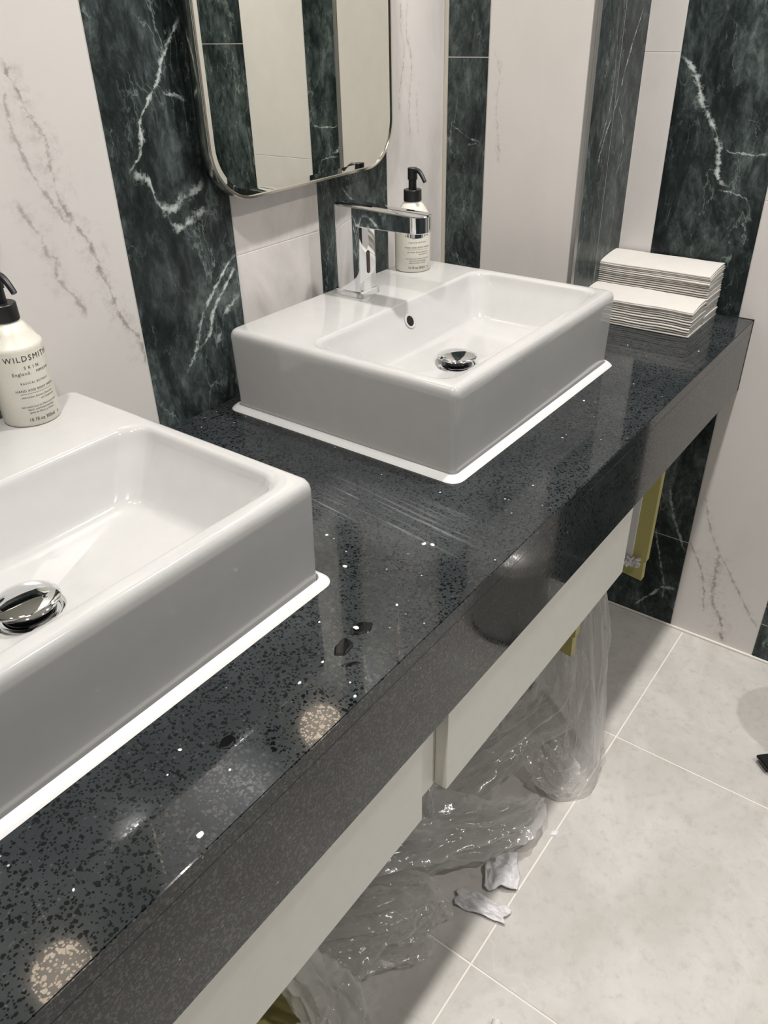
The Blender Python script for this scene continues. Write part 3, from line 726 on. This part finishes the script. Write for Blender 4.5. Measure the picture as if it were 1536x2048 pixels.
def film_tube(bm, path, seed, pleat=6, crumple=.45, NS=110, NT_=72, open_frac=1.0):
    """crumpled polythene sleeve: path of (x, y, z, half width, half height)"""
    R = []; prev = None
    for i in range(NS+1):
        t_ = i/NS; x_, y_, z_, a_, b_ = cat(path, t_); q = cat(path, min(1, t_+.01)); q0 = cat(path, max(0, t_-.01))
        d_ = Vector((q[0]-q0[0], q[1]-q0[1], q[2]-q0[2])).normalized()
        if prev is None:
            s_ = d_.cross(Vector((0, 0, 1)));
            if s_.length < .05: s_ = Vector((0, 1, 0))
        else: s_ = prev-d_*prev.dot(d_)
        s_.normalize(); prev = s_; u = s_.cross(d_)
        row = []
        for k in range(NT_):
            an = 2*PI*k/NT_*open_frac
            ca, sa = math.cos(an), math.sin(an)
            pl = 1-2*abs(noise.noise((ca*pleat*.30+seed, sa*pleat*.30, t_*1.6)))
            cr = ridged((ca*1.3+seed*2, sa*1.3+5, t_*4.5), 2)
            big = noise.noise((ca*.8+seed*3, sa*.8, t_*3+seed))
            fine = 1-2*abs(noise.noise((ca*3.4+seed, sa*3.4, t_*10+seed)))
            rr = 1+crumple*(.75*(pl-.6)+.5*(cr-.5)+.8*big+.22*(fine-.6))
            p = Vector((x_, y_, z_))+s_*(a_*ca*rr)+u*(b_*sa*rr)
            p += Vector((noise.noise((t_*6, k*.05, seed)), noise.noise((t_*6, k*.05, seed+9)), noise.noise((t_*6, k*.05, seed+4))))*.006
            p.z = max(p.z, FLOOR+(.0165 if p.x < -.355 else .0015)+.002*abs(noise.noise((p.x*60, p.y*60, 1))))
            row.append(p)
        R.append(row)
    loft(bm, R, False, False, closed=open_frac >= 1)
F = FLOOR
def film(name, lab, parts, mat, grp='clear polythene sheeting on the floor'):
    bm = bmesh.new()
    for k, (path, kw) in enumerate(parts): film_tube(bm, path, k*3.3+len(lab)*.7, **kw)
    return tag(obj(name, bm, mat, None, math.radians(60)), lab, 'plastic sheet', grp)
film('plastic_sheet', 'clear plastic sheet hanging behind the right fascia panel down to a loop on the floor', [
    ([(.46, -.475, -.30, .030, .022), (.435, -.510, -.46, .034, .024), (.405, -.540, -.60, .042, .030), (.365, -.570, -.72, .044, .030), (.315, -.585, -.778, .046, .026), (.268, -.572, -.792, .050, .022), (.258, -.535, -.788, .040, .020)], dict(pleat=9, crumple=.5)),
    ([(.31, -.49, -.755, .045, .030), (.285, -.540, -.785, .050, .026), (.255, -.575, -.800, .038, .016), (.243, -.588, -.806, .012, .010)], dict(pleat=8, crumple=.5, NS=70)),
    ([(.42, -.47, -.60, .04, .05), (.36, -.49, -.68, .05, .060), (.27, -.46, -.730, .055, .060), (.18, -.42, -.762, .055, .05), (.08, -.38, -.78, .055, .036), (.03, -.36, -.79, .03, .02)], dict(pleat=6, crumple=.65)),
    ([(.34, -.36, -.36, .08, .010), (.34, -.38, -.50, .09, .014), (.33, -.40, -.64, .10, .018), (.30, -.40, -.76, .10, .03)], dict(pleat=10, crumple=.45))], M['film'])
film('plastic_sheet', 'milky plastic bag on the floor below the gap between the fascia panels', [
    ([(-.13, -.35, -.755, .055, .05), (-.07, -.40, -.755, .060, .052), (-.005, -.455, -.762, .060, .050), (.065, -.512, -.770, .054, .045), (.125, -.548, -.775, .042, .036), (.165, -.560, -.778, .026, .024), (.180, -.562, -.782, .006, .008)], dict(pleat=6, crumple=.6)),
    ([(.02, -.43, -.74, .035, .045), (.0, -.40, -.745, .05, .05), (-.03, -.37, -.75, .05, .05)], dict(pleat=6, crumple=.6, NS=60))], M['film_dense'])
film('plastic_sheet', 'crumpled plastic bag under the left fascia panel, nearest the floor tile joint', [
    ([(-.33, -.36, -.755, .05, .05), (-.27, -.40, -.765, .058, .05), (-.20, -.445, -.775, .060, .042), (-.12, -.490, -.790, .046, .030), (-.085, -.508, -.80, .03, .016)], dict(pleat=6, crumple=.7)),
    ([(-.31, -.44, -.79, .035, .022), (-.25, -.47, -.795, .03, .020), (-.19, -.51, -.80, .03, .014), (-.15, -.525, -.806, .02, .01)], dict(pleat=6, crumple=.6, NS=60))], M['film'])
film('plastic_sheet', 'clear plastic sheet drooping beside the yellow board at the bottom picture edge', [
    ([(-.385, -.38, -.50, .045, .02), (-.375, -.41, -.62, .045, .022), (-.36, -.44, -.73, .045, .024), (-.345, -.475, -.785, .055, .022), (-.37, -.51, -.80, .055, .014)], dict(pleat=9, crumple=.6))], M['film_dense'])
# white crumpled scraps at the edge of the counter shadow
def scrap(cx, cy, sx, sy, hz, rz, seed, lab):
    bm = bmesh.new(); bmesh.ops.create_grid(bm, x_segments=34, y_segments=26, size=.5)
    for v in bm.verts:
        a, b = v.co.x, v.co.y
        e = 1+.35*noise.noise((math.atan2(b, a)*1.3, seed, 2))
        fold = abs(b)**.8*math.copysign(1, b)*.8
        z_ = hz*(.25+.55*ridged((a*2.2+seed, b*2.2, seed), 3)*max(.15, 1-1.5*(a*a+b*b)))
        v.co = Vector((a*sx*e, fold*sy*e, max(.0012, z_-.2*hz)))
    bmesh.ops.rotate(bm, verts=bm.verts, matrix=Matrix.Rotation(rz, 3, 'Z'), cent=(0, 0, 0))
    o = obj('crumpled_scrap', bm, M['white_scrap'], None, math.radians(60)); o.location = (cx, cy, FLOOR)
    sm = o.modifiers.new('thick', 'SOLIDIFY'); sm.thickness = .0006; sm.offset = 1
    return tag(o, lab, 'scrap', 'white crumpled scraps on the floor')
scrap(.030, -.566, .078, .066, .050, .5, 3, 'white crumpled plastic scrap touching the milky bag in the counter shadow')
scrap(-.052, -.574, .095, .036, .034, -1.35, 11, 'narrow white folded scrap half out of the counter shadow on the tile joint')
bm = bmesh.new(); tube(bm, [(-.232, -.70, FLOOR+.009), (-.205, -.692, FLOOR+.009)], [.008, .0085], 20); tag(obj('white_tube_offcut', bm, M['white_scrap'], None, math.radians(40)), 'short white tube offcut on the floor at the bottom picture edge', 'scrap')

# ------------------------------------------------------------------ crumbs and water on the counter
def crumb(x_, y_, r, zb=0., lab=None, grp='white crumbs on the counter'):
    bm = bmesh.new(); bmesh.ops.create_icosphere(bm, subdivisions=2, radius=r)
    sd = rnd.uniform(0, 50); an = rnd.uniform(0, PI)
    for v in bm.verts:
        v.co *= 1+.35*noise.noise((v.co.x/r+sd, v.co.y/r, v.co.z/r)); v.co.z = max(-.05*r, v.co.z*.55); v.co.x *= 1.35
    bmesh.ops.rotate(bm, verts=bm.verts, matrix=Matrix.Rotation(an, 3, 'Z'), cent=(0, 0, 0))
    r *= 1.0; o = obj('white_crumb', bm, M['crumb'], None, True); o.location = (x_, y_, zb+.05*r+.0001)
    return tag(o, lab or 'tiny white crumb lying on the black counter', 'crumb', grp)
crumb(-.5777, -.5911, 0.0025, 0, 'largest white crumb on the foreground counter near its front edge')
crumb(-.1436, -.518, 0.0024, 0, 'white crumb at the end of the dusty streaks on the counter')
crumb(-.1477, -.5085, 0.0024, 0, 'beige crumb side by side with a white crumb past the dusty streaks')
crumb(-.2378, -.4596, 0.0023, 0, 'bright white crumb beside the foreground basin corner')
crumb(-.3162, -.5384, 0.0023, 0.0012, 'white crumb sitting in the water puddle')
crumb(.1617, -.6089, .0062, FLOOR, 'white crumb on the floor tile joint in the light', 'white crumbs on the floor')
for a, b in ((-.5305, -.5128), (-.52, -.5642), (-.374, -.5422), (-.6639, -.5503), (-.5546, -.525), (-.0017, -.5367), (.0425, -.4643), (.5935, -.409), (-.1275, -.5944), (-.0361, -.4579),
             (-.3802, -.582), (-.4088, -.5431), (-.3917, -.5973), (.2, -.52), (.34, -.49), (.62, -.45), (.66, -.57), (.05, -.55), (-.2, -.40), (-.26, -.55), (-.33, -.50), (.45, -.53)):
    crumb(a, b, rnd.uniform(.0008, .0015))
def puddle(x_, y_, a, b, rz, seed, lab):
    bm = bmesh.new(); n = 40
    rings = []
    for s_, z_ in ((1, .00005), (.97, .00016), (.9, .00022), (.5, .00024)):
        rings.append([((a*s_*(1+.3*noise.noise((math.cos(2*PI*k/n)*1.3+seed, math.sin(2*PI*k/n)*1.3, 0))))*math.cos(2*PI*k/n), (b*s_*(1+.3*noise.noise((math.cos(2*PI*k/n)*1.3, math.sin(2*PI*k/n)*1.3+seed, 4))))*math.sin(2*PI*k/n), z_) for k in range(n)])
    loft(bm, rings); bmesh.ops.rotate(bm, verts=bm.verts, matrix=Matrix.Rotation(rz, 3, 'Z'), cent=(0, 0, 0))
    o = obj('water_puddle', bm, M['water'], None, True); o.location = (x_, y_, .00005)
    return tag(o, lab, 'water drop', 'dark water drops on the counter')
puddle(-.3126, -.5421, .0125, .0085, -.2, 2, 'dark water puddle with a white crumb in it, near the counter edge')
puddle(-.346, -.5453, .0135, .0085, .35, 6, 'dark oval water puddle second from the counter edge reflection')
puddle(-.3600, -.567, .010, .0028, -.7, 9, 'thin dark water smear beside the oval puddle')
puddle(-.5003, -.5405, .0085, .0070, .2, 12, 'small round dark water drop on the foreground counter')
